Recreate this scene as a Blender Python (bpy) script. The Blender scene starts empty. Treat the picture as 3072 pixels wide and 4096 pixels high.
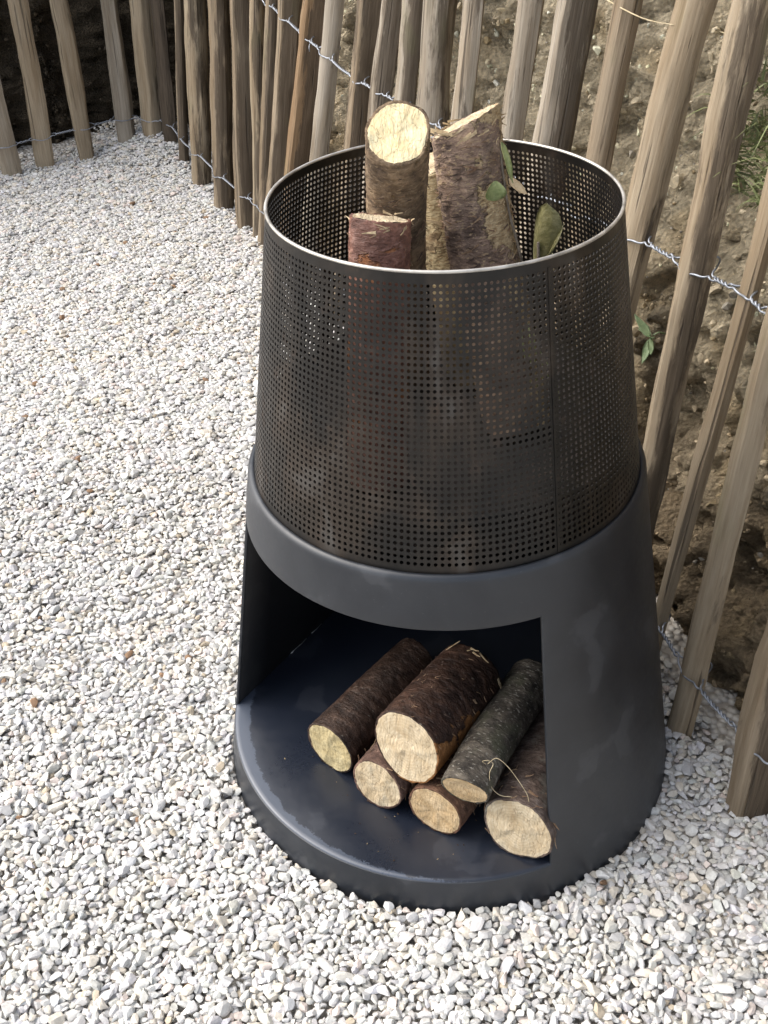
import bpy, bmesh, math, random
import numpy as np
from mathutils import Vector, Matrix, noise as mnoise

random.seed(7)
rng = np.random.default_rng(11)
scene = bpy.context.scene
COL = scene.collection
R = math.radians

# ------------------------------------------------------------------ camera
CAM_H, CAM_D, YAW, PITCH, ROLL, FPX = 1.1806, 1.0904, -0.0684, 0.6392, -0.0484, 1122.1
c_f = np.array([math.sin(YAW)*math.cos(PITCH), math.cos(YAW)*math.cos(PITCH), -math.sin(PITCH)])
c_r0 = np.array([math.cos(YAW), -math.sin(YAW), 0.0])
c_u0 = np.cross(c_r0, c_f)
c_r = c_r0*math.cos(ROLL) + c_u0*math.sin(ROLL)
c_u = -c_r0*math.sin(ROLL) + c_u0*math.cos(ROLL)
c_o = np.array([0.0, -CAM_D, CAM_H])
cam = bpy.data.cameras.new('camera')
cam.sensor_fit = 'HORIZONTAL'
cam.sensor_width = 36.0
cam.lens = FPX/768*36.0
cam.clip_start = 0.02
cam.clip_end = 400
cam_o = bpy.data.objects.new('camera', cam)
COL.objects.link(cam_o)
M = Matrix.Identity(4)
for i in range(3):
    M[i][0], M[i][1], M[i][2], M[i][3] = c_r[i], c_u[i], -c_f[i], c_o[i]
cam_o.matrix_world = M
scene.camera = cam_o

# ------------------------------------------------------------------ world, sun, exposure
SUN_AZ, SUN_EL = R(-82), R(46)          # azimuth from +Y towards +X
world = bpy.data.worlds.new('World')
scene.world = world
world.use_nodes = True
wn = world.node_tree.nodes
sky = wn.new('ShaderNodeTexSky')
sky.sky_type = 'NISHITA'
sky.sun_disc = False
sky.sun_elevation = SUN_EL
sky.sun_rotation = SUN_AZ
sky.air_density = 1.0
sky.dust_density = 3.0
hs = wn.new('ShaderNodeHueSaturation')             # thin bright cloud: a paler sky
hs.inputs['Saturation'].default_value = 0.52
world.node_tree.links.new(sky.outputs[0], hs.inputs['Color'])
world.node_tree.links.new(hs.outputs[0], wn['Background'].inputs[0])
wn['Background'].inputs[1].default_value = 0.125
sun = bpy.data.lights.new('sun', 'SUN')
sun.energy = 1.5
sun.angle = R(75)
sun.color = (1.0, 0.94, 0.85)
sun_o = bpy.data.objects.new('sun', sun)
COL.objects.link(sun_o)
sd = Vector((math.sin(SUN_AZ)*math.cos(SUN_EL), math.cos(SUN_AZ)*math.cos(SUN_EL), math.sin(SUN_EL)))
sun_o.rotation_euler = (-sd).to_track_quat('-Z', 'Y').to_euler()
sun_o.location = sd*5
scene.view_settings.view_transform = 'Standard'
scene.view_settings.look = 'None'
scene.view_settings.gamma = 1
scene.view_settings.exposure = 1.30
scene.render.resolution_x, scene.render.resolution_y = 768, 1024
scene.cycles.max_bounces = 8

# ------------------------------------------------------------------ helpers
def proj(X):
    v = np.asarray(X, float) - c_o
    w = v @ c_f
    return 384 + FPX*(v @ c_r)/w, 512 - FPX*(v @ c_u)/w, w

def link(o, parent=None, label=None, cat=None, group=None, kind=None):
    COL.objects.link(o)
    if parent is not None:
        o.parent = parent
    if label: o['label'] = label
    if cat: o['category'] = cat
    if group: o['group'] = group
    if kind: o['kind'] = kind
    return o

def empty(name, loc, label, cat, group=None):
    o = bpy.data.objects.new(name, None)
    o.location = loc
    o.empty_display_size = 0.05
    return link(o, None, label, cat, group)

def mesh_obj(name, V, F, mat, parent=None, smooth=True, **kw):
    me = bpy.data.meshes.new(name)
    me.from_pydata([tuple(v) for v in V], [], F)
    if smooth:
        me.polygons.foreach_set('use_smooth', [True]*len(me.polygons))
    me.update()
    if mat: me.materials.append(mat)
    return link(bpy.data.objects.new(name, me), parent, **kw)

def tri_mesh(name, V, T, mat, color=None, smooth=True):
    """fast numpy triangle mesh"""
    me = bpy.data.meshes.new(name)
    n, m = len(V), len(T)
    me.vertices.add(n); me.vertices.foreach_set('co', np.ascontiguousarray(V, dtype=np.float32).ravel())
    me.loops.add(m*3); me.loops.foreach_set('vertex_index', np.ascontiguousarray(T, dtype=np.int32).ravel())
    me.polygons.add(m)
    me.polygons.foreach_set('loop_start', np.arange(0, m*3, 3, dtype=np.int32))
    me.polygons.foreach_set('loop_total', np.full(m, 3, dtype=np.int32))
    me.polygons.foreach_set('use_smooth', np.full(m, smooth, dtype=bool))
    me.update(calc_edges=True)
    if color is not None:
        a = me.color_attributes.new('Col', 'FLOAT_COLOR', 'POINT')
        a.data.foreach_set('color', np.ascontiguousarray(color, dtype=np.float32).ravel())
    me.materials.append(mat)
    return me

def fbm(x, y, z, o=4):
    return mnoise.fractal(Vector((x, y, z)), 1.0, 2.0, o)

def tube(pts, r, n=6, taper=None):
    """polyline tube with parallel transport; returns V,F"""
    P = [Vector(p) for p in pts]
    V, F = [], []
    t0 = (P[1]-P[0]).normalized()
    nrm = t0.orthogonal().normalized()
    for i, p in enumerate(P):
        t = (P[min(i+1, len(P)-1)] - P[max(i-1, 0)]).normalized()
        nrm = (nrm - t*nrm.dot(t)).normalized()
        b = t.cross(nrm)
        rr = r if taper is None else r*taper(i/(len(P)-1))
        for k in range(n):
            a = 2*math.pi*k/n
            V.append(p + (nrm*math.cos(a) + b*math.sin(a))*rr)
    for i in range(len(P)-1):
        for k in range(n):
            F.append((i*n+k, i*n+(k+1) % n, (i+1)*n+(k+1) % n, (i+1)*n+k))
    F.append(tuple(range(n))[::-1]); F.append(tuple((len(P)-1)*n+k for k in range(n)))
    return V, F

def merge(parts):
    V, F = [], []
    for v, f in parts:
        o = len(V); V += list(v); F += [tuple(i+o for i in q) for q in f]
    return V, F

def lathe(profile, n=128, closed=False):
    V, F = [], []
    for (r, z) in profile:
        for k in range(n):
            a = 2*math.pi*k/n
            V.append((r*math.cos(a), r*math.sin(a), z))
    m = len(profile)
    for i in range(m if closed else m-1):
        j = (i+1) % m
        for k in range(n):
            F.append((i*n+k, i*n+(k+1) % n, j*n+(k+1) % n, j*n+k))
    return V, F

# ------------------------------------------------------------------ material helpers
class Mat:
    def __init__(self, name, rough=0.6, metal=0.0, spec=0.5):
        self.m = bpy.data.materials.new(name)
        self.m.use_nodes = True
        self.t = self.m.node_tree
        self.b = self.t.nodes['Principled BSDF']
        self.b.inputs['Roughness'].default_value = rough
        self.b.inputs['Metallic'].default_value = metal
        self.b.inputs['Specular IOR Level'].default_value = spec
    def n(self, typ, **kw):
        nd = self.t.nodes.new(typ)
        for k, v in kw.items(): setattr(nd, k, v)
        return nd
    def l(self, a, b): self.t.links.new(a, b)
    def coord(self, which='Object', scale=(1, 1, 1), loc=(0, 0, 0)):
        tc = self.n('ShaderNodeTexCoord'); mp = self.n('ShaderNodeMapping')
        mp.inputs['Scale'].default_value = scale
        mp.inputs['Location'].default_value = loc
        self.l(tc.outputs[which], mp.inputs[0])
        return mp.outputs[0]
    def noise(self, vec, scale, detail=4, rough=0.55, dist=0.0):
        nd = self.n('ShaderNodeTexNoise')
        nd.inputs['Scale'].default_value = scale
        nd.inputs['Detail'].default_value = detail
        nd.inputs['Roughness'].default_value = rough
        nd.inputs['Distortion'].default_value = dist
        if vec is not None: self.l(vec, nd.inputs['Vector'])
        return nd.outputs['Fac']
    def vor(self, vec, scale, feature='F1', out='Distance'):
        nd = self.n('ShaderNodeTexVoronoi', feature=feature)
        nd.inputs['Scale'].default_value = scale
        if vec is not None: self.l(vec, nd.inputs['Vector'])
        return nd.outputs[out]
    def ramp(self, fac, stops):
        nd = self.n('ShaderNodeValToRGB')
        e = nd.color_ramp.elements
        while len(e) < len(stops): e.new(0.5)
        for k, (p, c) in enumerate(stops):
            e[k].position = p
            e[k].color = (c, c, c, 1) if isinstance(c, (int, float)) else (*c, 1)
        self.l(fac, nd.inputs[0])
        return nd.outputs[0]
    def mix(self, fac, a, b, blend='MIX'):
        nd = self.n('ShaderNodeMix', data_type='RGBA', blend_type=blend)
        for s, v in ((nd.inputs['Factor'], fac), (nd.inputs['A'], a), (nd.inputs['B'], b)):
            if isinstance(v, (int, float)): s.default_value = v
            elif isinstance(v, tuple): s.default_value = (*v, 1)
            else: self.l(v, s)
        return nd.outputs['Result']
    def math(self, op, a, b=0.0, clamp=False):
        nd = self.n('ShaderNodeMath', operation=op, use_clamp=clamp)
        for s, v in ((nd.inputs[0], a), (nd.inputs[1], b)):
            if isinstance(v, (int, float)): s.default_value = v
            else: self.l(v, s)
        return nd.outputs[0]
    def color(self, c):
        if isinstance(c, tuple): self.b.inputs['Base Color'].default_value = (*c, 1)
        else: self.l(c, self.b.inputs['Base Color'])
    def rough(self, v): self.l(v, self.b.inputs['Roughness'])
    def bump(self, h, dist=0.002, strength=1.0):
        nd = self.n('ShaderNodeBump')
        nd.inputs['Distance'].default_value = dist
        nd.inputs['Strength'].default_value = strength
        self.l(h, nd.inputs['Height'])
        self.l(nd.outputs[0], self.b.inputs['Normal'])

# gravel stones
m = Mat('limestone_gravel', 0.75, spec=0.3)
at = m.n('ShaderNodeAttribute', attribute_name='Col')
v = m.coord('Object')
g = m.ramp(m.noise(v, 260, 5, 0.65), [(0.3, 0.84), (0.62, 1.05)])
m.color(m.mix(1.0, at.outputs['Color'], g, 'MULTIPLY'))
m.bump(m.noise(v, 420, 4), 0.0006, 0.7)
MAT_STONE = m.m

# ground sheet under the gravel
m = Mat('gravel_bed', 0.9, spec=0.2)
v = m.coord('Object')
ce = m.vor(v, 85, 'F1', 'Color')
cell = m.n('ShaderNodeSeparateColor'); m.l(ce, cell.inputs[0])
dd = m.vor(v, 85)
base = m.ramp(cell.outputs[0], [(0, (0.44, 0.41, 0.37)), (0.5, (0.56, 0.54, 0.50)), (1, (0.66, 0.64, 0.60))])
m.color(m.mix(m.ramp(dd, [(0.35, 0.0), (0.75, 1.0)]), base, (0.34, 0.31, 0.27)))
m.bump(m.ramp(dd, [(0.1, 1.0), (0.8, 0.0)]), 0.008, 1.0)
MAT_BED = m.m

# soil of the bank
m = Mat('bank_soil', 0.95, spec=0.15)
v = m.coord('Object')
at = m.n('ShaderNodeAttribute', attribute_name='Col')
f1 = m.ramp(m.noise(v, 9, 6, 0.65), [(0.3, 0.75), (0.7, 1.30)])
f2 = m.ramp(m.noise(v, 95, 8, 0.78), [(0.32, 0.58), (0.64, 1.42)])
c1 = m.mix(1.0, m.mix(1.0, at.outputs['Color'], f1, 'MULTIPLY'), f2, 'MULTIPLY')
sp = m.ramp(m.noise(v, 160, 3, 0.6), [(0.66, 0.0), (0.74, 0.6)])
c1 = m.mix(sp, c1, m.mix(1.0, at.outputs['Color'], (1.9, 1.8, 1.6), 'MULTIPLY'))
m.color(c1)
h = m.math('ADD', m.noise(v, 45, 10, 0.80), m.math('MULTIPLY', m.vor(v, 150), 0.45))
m.bump(h, 0.030, 1.0)
MAT_SOIL = m.m

def stone_like(name, rough=0.9):
    m = Mat(name, rough, spec=0.2)
    at = m.n('ShaderNodeAttribute', attribute_name='Col')
    v = m.coord('Object')
    g = m.ramp(m.noise(v, 180, 5, 0.65), [(0.3, 0.6), (0.65, 1.1)])
    m.color(m.mix(1.0, at.outputs['Color'], g, 'MULTIPLY'))
    m.bump(m.noise(v, 240, 5), 0.001, 0.9)
    return m.m
MAT_CLOD = stone_like('soil_clods')

# weathered split chestnut
m = Mat('weathered_chestnut', 0.75, spec=0.25)
oi = m.n('ShaderNodeObjectInfo')
vs = m.n('ShaderNodeTexCoord')
ad = m.n('ShaderNodeVectorMath', operation='ADD')
sc = m.n('ShaderNodeVectorMath', operation='SCALE')
cmb = m.n('ShaderNodeCombineXYZ')
for k in range(3): m.l(oi.outputs['Random'], cmb.inputs[k])
m.l(cmb.outputs[0], sc.inputs[0]); sc.inputs['Scale'].default_value = 13.7
m.l(vs.outputs['Object'], ad.inputs[0]); m.l(sc.outputs[0], ad.inputs[1])
def stretch(s):
    mp = m.n('ShaderNodeMapping'); mp.inputs['Scale'].default_value = s
    m.l(ad.outputs[0], mp.inputs[0]); return mp.outputs[0]
grain = m.noise(stretch((1, 1, 0.030)), 230, 6, 0.65, 0.1)
broad = m.noise(stretch((1, 1, 0.10)), 34, 6, 0.65, 0.15)
blot = m.noise(stretch((1, 1, 0.16)), 44, 6, 0.65, 0.25)
tint = oi.outputs['Color']
c = m.mix(m.ramp(grain, [(0.32, 0.0), (0.68, 1.0)]), m.mix(1.0, tint, (0.76, 0.73, 0.69), 'MULTIPLY'), m.mix(1.0, tint, (1.10, 1.10, 1.10), 'MULTIPLY'))
c = m.mix(m.ramp(broad, [(0.40, 0.0), (0.66, 0.75)]), c, m.mix(1.0, c, (0.66, 0.58, 0.48), 'MULTIPLY'))
bat = m.n('ShaderNodeAttribute', attribute_name='Bark')
blot2 = m.math('ADD', blot, m.math('MULTIPLY', bat.outputs['Fac'], 0.42))
thr = m.math('SUBTRACT', blot2, oi.outputs['Alpha'])
dark = m.ramp(m.math('ADD', thr, 0.5), [(0.5, 0.0), (0.60, 0.8)])
c = m.mix(dark, c, m.mix(m.ramp(grain, [(0.3, 0.0), (0.7, 1.0)]), (0.040, 0.029, 0.020), (0.105, 0.080, 0.056)))
crack = m.ramp(m.noise(stretch((1, 1, 0.02)), 120, 2, 0.4, 0.2), [(0.30, 1.0), (0.36, 0.0)])
c = m.mix(m.math('MULTIPLY', crack, 0.65), c, (0.05, 0.04, 0.03))
gn = m.ramp(m.noise(stretch((1, 1, 0.5)), 12, 3), [(0.62, 0.0), (0.75, 0.25)])
c = m.mix(gn, c, (0.16, 0.17, 0.07))
m.color(c)
m.bump(m.math('SUBTRACT', m.math('ADD', grain, m.math('MULTIPLY', dark, 0.5)), crack), 0.0022, 0.9)
MAT_WOOD = m.m

# galvanised wire
m = Mat('galvanised_wire', 0.5, 0.7)
m.color(m.ramp(m.noise(m.coord('Object'), 120, 3), [(0.3, (0.22, 0.235, 0.265)), (0.7, (0.38, 0.405, 0.45))]))
MAT_WIRE = m.m

# painted steel of the fire pit base
def paint(name, col, dust, r0, r1, spec=0.5, dust_amt=0.35):
    m = Mat(name, 0.4, 0.0, spec)
    v = m.coord('Object')
    big = m.noise(v, 7, 5, 0.6, 0.3)
    fine = m.noise(v, 160, 4, 0.6)
    patch = m.ramp(m.noise(v, 14, 4, 0.5, 0.2), [(0.60, 0.0), (0.635, 1.0)])
    speck = m.ramp(m.noise(v, 330, 2, 0.4), [(0.735, 0.0), (0.755, 1.0)])
    f = m.math('MULTIPLY', m.ramp(big, [(0.38, 0.0), (0.72, 1.0)]), dust_amt)
    f = m.math('ADD', f, m.math('MULTIPLY', patch, 0.22), True)
    f = m.math('ADD', f, m.math('MULTIPLY', speck, 0.30), True)
    m.color(m.mix(f, col, dust))
    m.rough(m.ramp(m.math('ADD', m.math('MULTIPLY', big, 0.75), m.math('MULTIPLY', fine, 0.25)), [(0.3, r0), (0.7, r1)]))
    m.bump(m.math('ADD', m.noise(v, 9, 3), m.math('MULTIPLY', fine, 0.02)), 0.004, 0.35)
    return m.m
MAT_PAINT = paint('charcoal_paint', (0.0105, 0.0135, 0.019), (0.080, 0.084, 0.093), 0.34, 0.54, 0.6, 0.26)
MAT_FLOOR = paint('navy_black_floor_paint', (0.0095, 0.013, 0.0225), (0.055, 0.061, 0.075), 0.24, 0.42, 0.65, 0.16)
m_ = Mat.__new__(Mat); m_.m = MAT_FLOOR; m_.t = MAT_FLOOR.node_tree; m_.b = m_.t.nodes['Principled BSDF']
co = m_.coord('Object')                              # sky reflection painted as a blue-grey strip along the front-left rim
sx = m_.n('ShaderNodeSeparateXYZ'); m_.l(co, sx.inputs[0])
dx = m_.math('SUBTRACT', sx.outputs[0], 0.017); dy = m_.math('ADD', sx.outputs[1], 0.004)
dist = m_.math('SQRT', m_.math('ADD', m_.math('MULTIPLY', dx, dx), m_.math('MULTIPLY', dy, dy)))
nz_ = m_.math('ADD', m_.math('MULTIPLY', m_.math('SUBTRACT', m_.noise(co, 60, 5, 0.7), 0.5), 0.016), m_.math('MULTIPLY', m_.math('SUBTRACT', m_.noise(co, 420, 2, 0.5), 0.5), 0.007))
sky_refl = m_.ramp(m_.math('MULTIPLY', m_.math('SUBTRACT', m_.math('ADD', dist, nz_), 0.28), 50.0), [(0.36, 0.0), (0.43, 1.0)])
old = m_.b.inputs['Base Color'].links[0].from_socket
m_.color(m_.mix(m_.math('MULTIPLY', sky_refl, 0.5), old, (0.095, 0.115, 0.155)))
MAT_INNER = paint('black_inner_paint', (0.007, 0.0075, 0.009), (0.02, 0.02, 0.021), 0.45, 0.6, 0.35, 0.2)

# heat-stained perforated steel
m = Mat('heat_stained_steel', 0.45, 0.25)
v = m.coord('Object', (1, 1, 0.6))
a = m.noise(v, 11, 5, 0.6, 0.6)
b2 = m.noise(v, 60, 4, 0.6)
c = m.ramp(a, [(0.34, (0.005, 0.0047, 0.0045)), (0.5, (0.0135, 0.011, 0.009)), (0.60, (0.030, 0.022, 0.016)), (0.70, (0.062, 0.057, 0.052))])
c = m.mix(m.ramp(b2, [(0.6, 0.0), (0.75, 0.4)]), c, (0.06, 0.036, 0.022))
m.color(c)
m.rough(m.ramp(b2, [(0.3, 0.30), (0.7, 0.52)]))
MAT_BASKET = m.m
m = Mat('worn_rim_steel', 0.42, 0.6)
m.color(m.ramp(m.noise(m.coord('Object'), 45, 4), [(0.3, (0.26, 0.24, 0.21)), (0.6, (0.58, 0.55, 0.50))]))
MAT_RIM = m.m
m = Mat('burnt_pan_steel', 0.7, 0.3)
m.color(m.ramp(m.noise(m.coord('Object'), 30, 5), [(0.35, (0.02, 0.018, 0.016)), (0.7, (0.07, 0.055, 0.045))]))
MAT_PAN = m.m
m = Mat('gap_light_metal', 0.4, 0.7); m.color((0.5, 0.5, 0.48)); MAT_GAP_LIGHT = m.m  # pale metal for the strip that stands for light through the gap

def bark_mat(name, cols, peel=None, peel_thr=0.62, moss=None, moss_thr=0.6, rough=0.8, seed=0.0, speck=0.0, speck_thr=.69, speck_col=(.30,.28,.24), bump=0.0032, st=2.0, pdir=None):
    """bark: fibres run round the log (object z is the log's axis)"""
    m = Mat(name, rough, spec=0.3)
    v = m.coord('Object', (1, 1, 1), (seed, seed*1.7, seed*0.6))
    vs = m.coord('Object', (1, 1, st), (seed, seed*1.7, seed*0.6))
    a = m.noise(vs, 46, 6, 0.6, 0.15)
    b = m.noise(v, 14, 5, 0.6, 0.4)
    c = m.noise(vs, 170, 5, 0.7, 0.1)
    col = m.ramp(m.math('ADD', m.math('MULTIPLY', a, 0.6), m.math('MULTIPLY', c, 0.4)), [(0.34, cols[0]), (0.5, cols[1]), (0.64, cols[2])])
    patch = m.noise(v, 30, 5, 0.6, 0.3)
    col = m.mix(m.ramp(patch, [(0.42, 0.0), (0.66, 0.7)]), col, m.mix(1.0, col, (1.75, 1.7, 1.6), 'MULTIPLY'))
    col = m.mix(m.ramp(patch, [(0.32, 0.6), (0.46, 0.0)]), col, m.mix(1.0, col, (0.45, 0.42, 0.42), 'MULTIPLY'))
    h = m.math('ADD', a, m.math('MULTIPLY', c, 0.55))
    if pdir:
        sx = m.n('ShaderNodeSeparateXYZ'); m.l(m.coord('Object'), sx.inputs[0])
        b = m.math('ADD', b, m.math('ADD', m.math('MULTIPLY', sx.outputs[0], pdir[0]), m.math('ADD', m.math('MULTIPLY', sx.outputs[1], pdir[1]), m.math('MULTIPLY', sx.outputs[2], pdir[2]))))
    if peel:
        p = m.ramp(m.math('ADD', b, m.math('MULTIPLY', m.math('SUBTRACT', a, 0.5), 0.35)), [(peel_thr, 0.0), (peel_thr+0.03, 1.0)])
        col = m.mix(p, col, m.mix(m.ramp(c, [(0.35, 0.0), (0.6, 1.0)]), m.mix(1.0, peel, (0.45, 0.36, 0.28), 'MULTIPLY') if not isinstance(peel, tuple) else (peel[0]*0.5, peel[1]*0.42, peel[2]*0.34), peel))
        h = m.math('SUBTRACT', h, m.math('MULTIPLY', p, 0.8))
    if moss:
        q = m.ramp(m.noise(v, 26, 5, 0.6), [(moss_thr, 0.0), (moss_thr+0.12, 0.75)])
        col = m.mix(q, col, moss)
    if speck:
        s = m.ramp(m.noise(m.coord('Object', (1, 1, 2.0), (seed+3, 0, 0)), 190, 2, 0.4), [(speck_thr, 0.0), (speck_thr+.05, speck)])
        col = m.mix(s, col, speck_col)
    m.color(col)
    m.bump(h, bump, 1.0)
    return m.m

def face_mat(name, c0, c1, ring, seed=0.0, stain=0.55):
    m = Mat(name, 0.8, spec=0.2)
    v = m.coord('Object', (1, 1, 1), (seed, seed, 0))
    vo = m.coord('Object')
    sx = m.n('ShaderNodeSeparateXYZ'); m.l(vo, sx.inputs[0])
    w = m.n('ShaderNodeTexWave', wave_type='RINGS', rings_direction='SPHERICAL')
    w.inputs['Scale'].default_value = 75; w.inputs['Distortion'].default_value = 5.0
    w.inputs['Detail'].default_value = 3; w.inputs['Detail Scale'].default_value = 1.2
    m.l(vo, w.inputs['Vector'])
    a = m.noise(v, 40, 5, 0.6, 0.5)
    saw = m.noise(m.coord('Object', (1, 0.12, 1), (seed, 0, 0)), 260, 4, 0.6, 0.4)
    col = m.mix(m.ramp(a, [(0.35, 0.0), (0.65, 1.0)]), c0, c1)
    col = m.mix(m.math('MULTIPLY', w.outputs['Fac'], 0.24), col, ring)
    col = m.mix(m.ramp(saw, [(0.5, 0.0), (0.75, 0.30)]), col, ring)
    st_ = m.noise(v, 26, 5, 0.65, 0.8)
    col = m.mix(m.ramp(st_, [(0.52, 0.0), (0.72, stain)]), col, m.mix(1.0, col, (0.55, 0.50, 0.42), 'MULTIPLY'))
    ck = m.ramp(m.noise(m.coord('Object', (1, 0.25, 1), (seed*2, seed, 0)), 55, 3, 0.5, 1.6), [(0.495, 0.0), (0.5, 0.6), (0.505, 0.0)])
    col = m.mix(ck, col, ring)
    m.color(col)
    m.bump(m.math('ADD', m.math('MULTIPLY', saw, 0.9), m.math('ADD', a, m.math('MULTIPLY', ck, -0.4))), 0.0026, 1.0)
    return m.m

def leaf_mat(name, c0, c1, rough=0.45, trans=0.0):
    m = Mat(name, rough)
    m.color(m.ramp(m.noise(m.coord('Object'), 110, 5, 0.7, 0.5), [(0.35, c0), (0.65, c1)]))
    m.bump(m.noise(m.coord('Object'), 160, 4), 0.0015, 0.9)
    return m.m
MAT_LEAF = leaf_mat('weed_leaf', (0.13, 0.19, 0.09), (0.24, 0.30, 0.17))
MAT_OLIVE = leaf_mat('olive_dry_leaf', (0.13, 0.125, 0.045), (0.24, 0.22, 0.10))
MAT_IVY = leaf_mat('pale_green_leaf', (0.22, 0.27, 0.10), (0.40, 0.44, 0.20))
MAT_GRASS = leaf_mat('grass_blades', (0.12, 0.15, 0.05), (0.28, 0.30, 0.14), 0.6)
MAT_STRAW = leaf_mat('dry_straw', (0.35, 0.28, 0.16), (0.55, 0.46, 0.30), 0.6)
MAT_TWIG = leaf_mat('grey_vine_stem', (0.10, 0.08, 0.06), (0.24, 0.20, 0.15), 0.7)
MAT_FLAKE = leaf_mat('bark_flake', (0.14, 0.07, 0.04), (0.36, 0.25, 0.15), 0.7)
MAT_DARKF = leaf_mat('dark_bark_fibre', (0.05, 0.032, 0.024), (0.13, 0.085, 0.06), 0.8)
MAT_FLAKE2 = leaf_mat('pale_inner_bark_flake', (0.38, 0.27, 0.15), (0.60, 0.48, 0.30), 0.7)

# ------------------------------------------------------------------ fence line
CT = np.array([(-2.2,1.70),(-1.75,1.98),(-1.343,2.241),(-1.241,2.315),(-1.119,2.374),(-1.015,2.46),(-.925,2.475),(-.85,2.41),(-.777,2.25),(-.72,2.145),(-.624,1.955),(-.536,1.806),(-.47,1.69),(-.35,1.45),(-.1,.945),(.12,.5),(.245,.235),(.305,.08),(.342,-.045),(.392,-.155),(.47,-.31),(.6,-.55)])
def catmull(P, n=40):
    out = []
    Q = np.vstack([2*P[0]-P[1], P, 2*P[-1]-P[-2]])
    for i in range(1, len(Q)-2):
        a, b, c, d = Q[i-1], Q[i], Q[i+1], Q[i+2]
        for t in np.linspace(0, 1, n, endpoint=False):
            out.append(.5*((2*b)+(-a+c)*t+(2*a-5*b+4*c-d)*t*t+(-a+3*b-3*c+d)*t**3))
    out.append(P[-1])
    return np.array(out)
PTH = catmull(CT)
PS = np.r_[0, np.cumsum(np.hypot(*np.diff(PTH, axis=0).T))]
PT = np.gradient(PTH, axis=0); PT /= np.hypot(PT[:, 0], PT[:, 1])[:, None]
PN = np.stack([-PT[:, 1], PT[:, 0]], 1)          # away from the yard
LEAN = math.tan(R(8))
def fpos(s, z=0.0, off=0.0):
    x = np.interp(s, PS, PTH[:, 0]); y = np.interp(s, PS, PTH[:, 1])
    nx = np.interp(s, PS, PN[:, 0]); ny = np.interp(s, PS, PN[:, 1])
    l = math.hypot(nx, ny); nx /= l; ny /= l
    o = LEAN*z + off
    return Vector((x+nx*o, y+ny*o, z))
def fnorm(s):
    nx = np.interp(s, PS, PN[:, 0]); ny = np.interp(s, PS, PN[:, 1])
    return Vector((nx, ny, 0)).normalized()
_CP = PTH[::6]; _CN = PN[::6]
def fence_side(XY):
    """signed distance to the fence line, positive = behind it; and the arc length there"""
    XY = np.asarray(XY)
    out = np.empty(len(XY)); ss = np.empty(len(XY))
    for i in range(0, len(XY), 4000):
        q = XY[i:i+4000]
        d = q[:, None, :] - _CP[None]
        k = np.argmin((d**2).sum(2), 1)
        r_ = np.arange(len(q))
        out[i:i+4000] = (d[r_, k]*_CN[k]).sum(1)
        ss[i:i+4000] = PS[::6][k]
    return out, ss

# ------------------------------------------------------------------ ground
V = [(-80, -80, -0.012), (80, -80, -0.012), (80, 80, -0.012), (-80, 80, -0.012)]
mesh_obj('ground', V, [(0, 1, 2, 3)], MAT_BED, smooth=False, kind='structure')

# ------------------------------------------------------------------ earth bank
def smooth(a, b, x):
    t = min(1, max(0, (x-a)/(b-a))); return t*t*(3-2*t)
BANK_OFF = lambda s: 0.24 - 0.17*smooth(1.35, 2.1, s)
s_list = list(np.arange(0.0, 2.3, 0.014)) + list(np.arange(2.3, PS[-1]+0.001, 0.0085))
z_list = list(np.arange(-0.06, 1.02, 0.009)) + [1.06, 1.12, 1.2, 1.3, 1.4, 1.48]
BV, BC = [], []
def bank_point(s, z):
    p = fpos(s, 0)
    n = fnorm(s)
    o = BANK_OFF(s) + z*(0.16 + 0.04*math.sin(s*2.1)) 
    q = p + n*o
    w = Vector((fbm(q.x*14, q.y*14, z*14, 2), fbm(q.x*14+9, q.y*14, z*14, 2), fbm(q.x*14, q.y*14+7, z*14, 2)))
    d = 0.060*fbm(q.x*3.1, q.y*3.1, z*3.1, 3)
    d += 0.034*fbm(q.x*10+5, q.y*10, z*8, 4)
    v1 = mnoise.voronoi(Vector((q.x*22, q.y*22, z*19)) + w*0.55)[0]
    d += 0.034*(0.45-v1[0]) - 0.016*max(0, 0.16-(v1[1]-v1[0]))/0.16
    v2 = mnoise.voronoi(Vector((q.x*60, q.y*60, z*52)) + w*0.8)[0]
    d += 0.013*(0.45-v2[0])
    d += 0.008*mnoise.noise(Vector((q.x*95, q.y*95, z*95)))
    # the pickets stand clear of the soil
    o2 = max(o - d, LEAN*z + 0.018)
    q = p + n*o2
    q.z = z + 0.010*mnoise.noise(Vector((q.x*30, q.y*30, z*30+9)))
    return q, n, d
MARL, BROWN, HUMUS, OCHRE = np.array((.70,.60,.43)), np.array((.33,.255,.165)), np.array((.085,.068,.047)), np.array((.36,.27,.15))
def soil_colour(s, z, q):
    k = fbm(q.x*4.1, q.y*4.1, z*4.1+7, 3)
    k2 = fbm(q.x*13, q.y*13, z*13+2, 3)
    m_ = smooth(0.10, 0.60, z + 0.20*k)                  # paler marl higher up
    c = BROWN*(1-m_) + MARL*m_
    o = smooth(0.15, 0.6, k2)*0.6
    c = c*(1-o) + OCHRE*o
    hm = 1 - smooth(1.75, 2.75, s + 0.25*k)              # dark topsoil at the far corner
    c = c*(1-hm) + HUMUS*hm
    return c*(1+0.25*k2)
for s in s_list:
    for z in z_list:
        q, n, d = bank_point(s, z)
        BV.append(q); BC.append((*soil_colour(s, z, q), 1))
    p = fpos(s, 0); n = fnorm(s)
    for (o, z) in ((0.75, 1.55), (1.4, 1.6), (3.0, 1.68), (7.0, 1.7)):
        q = p + n*o; q.z = z + 0.03*fbm(q.x*2, q.y*2, 0, 3)
        BV.append(q); BC.append((0.10, 0.09, 0.05, 1))
nz = len(z_list)+4
BF = []
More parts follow.
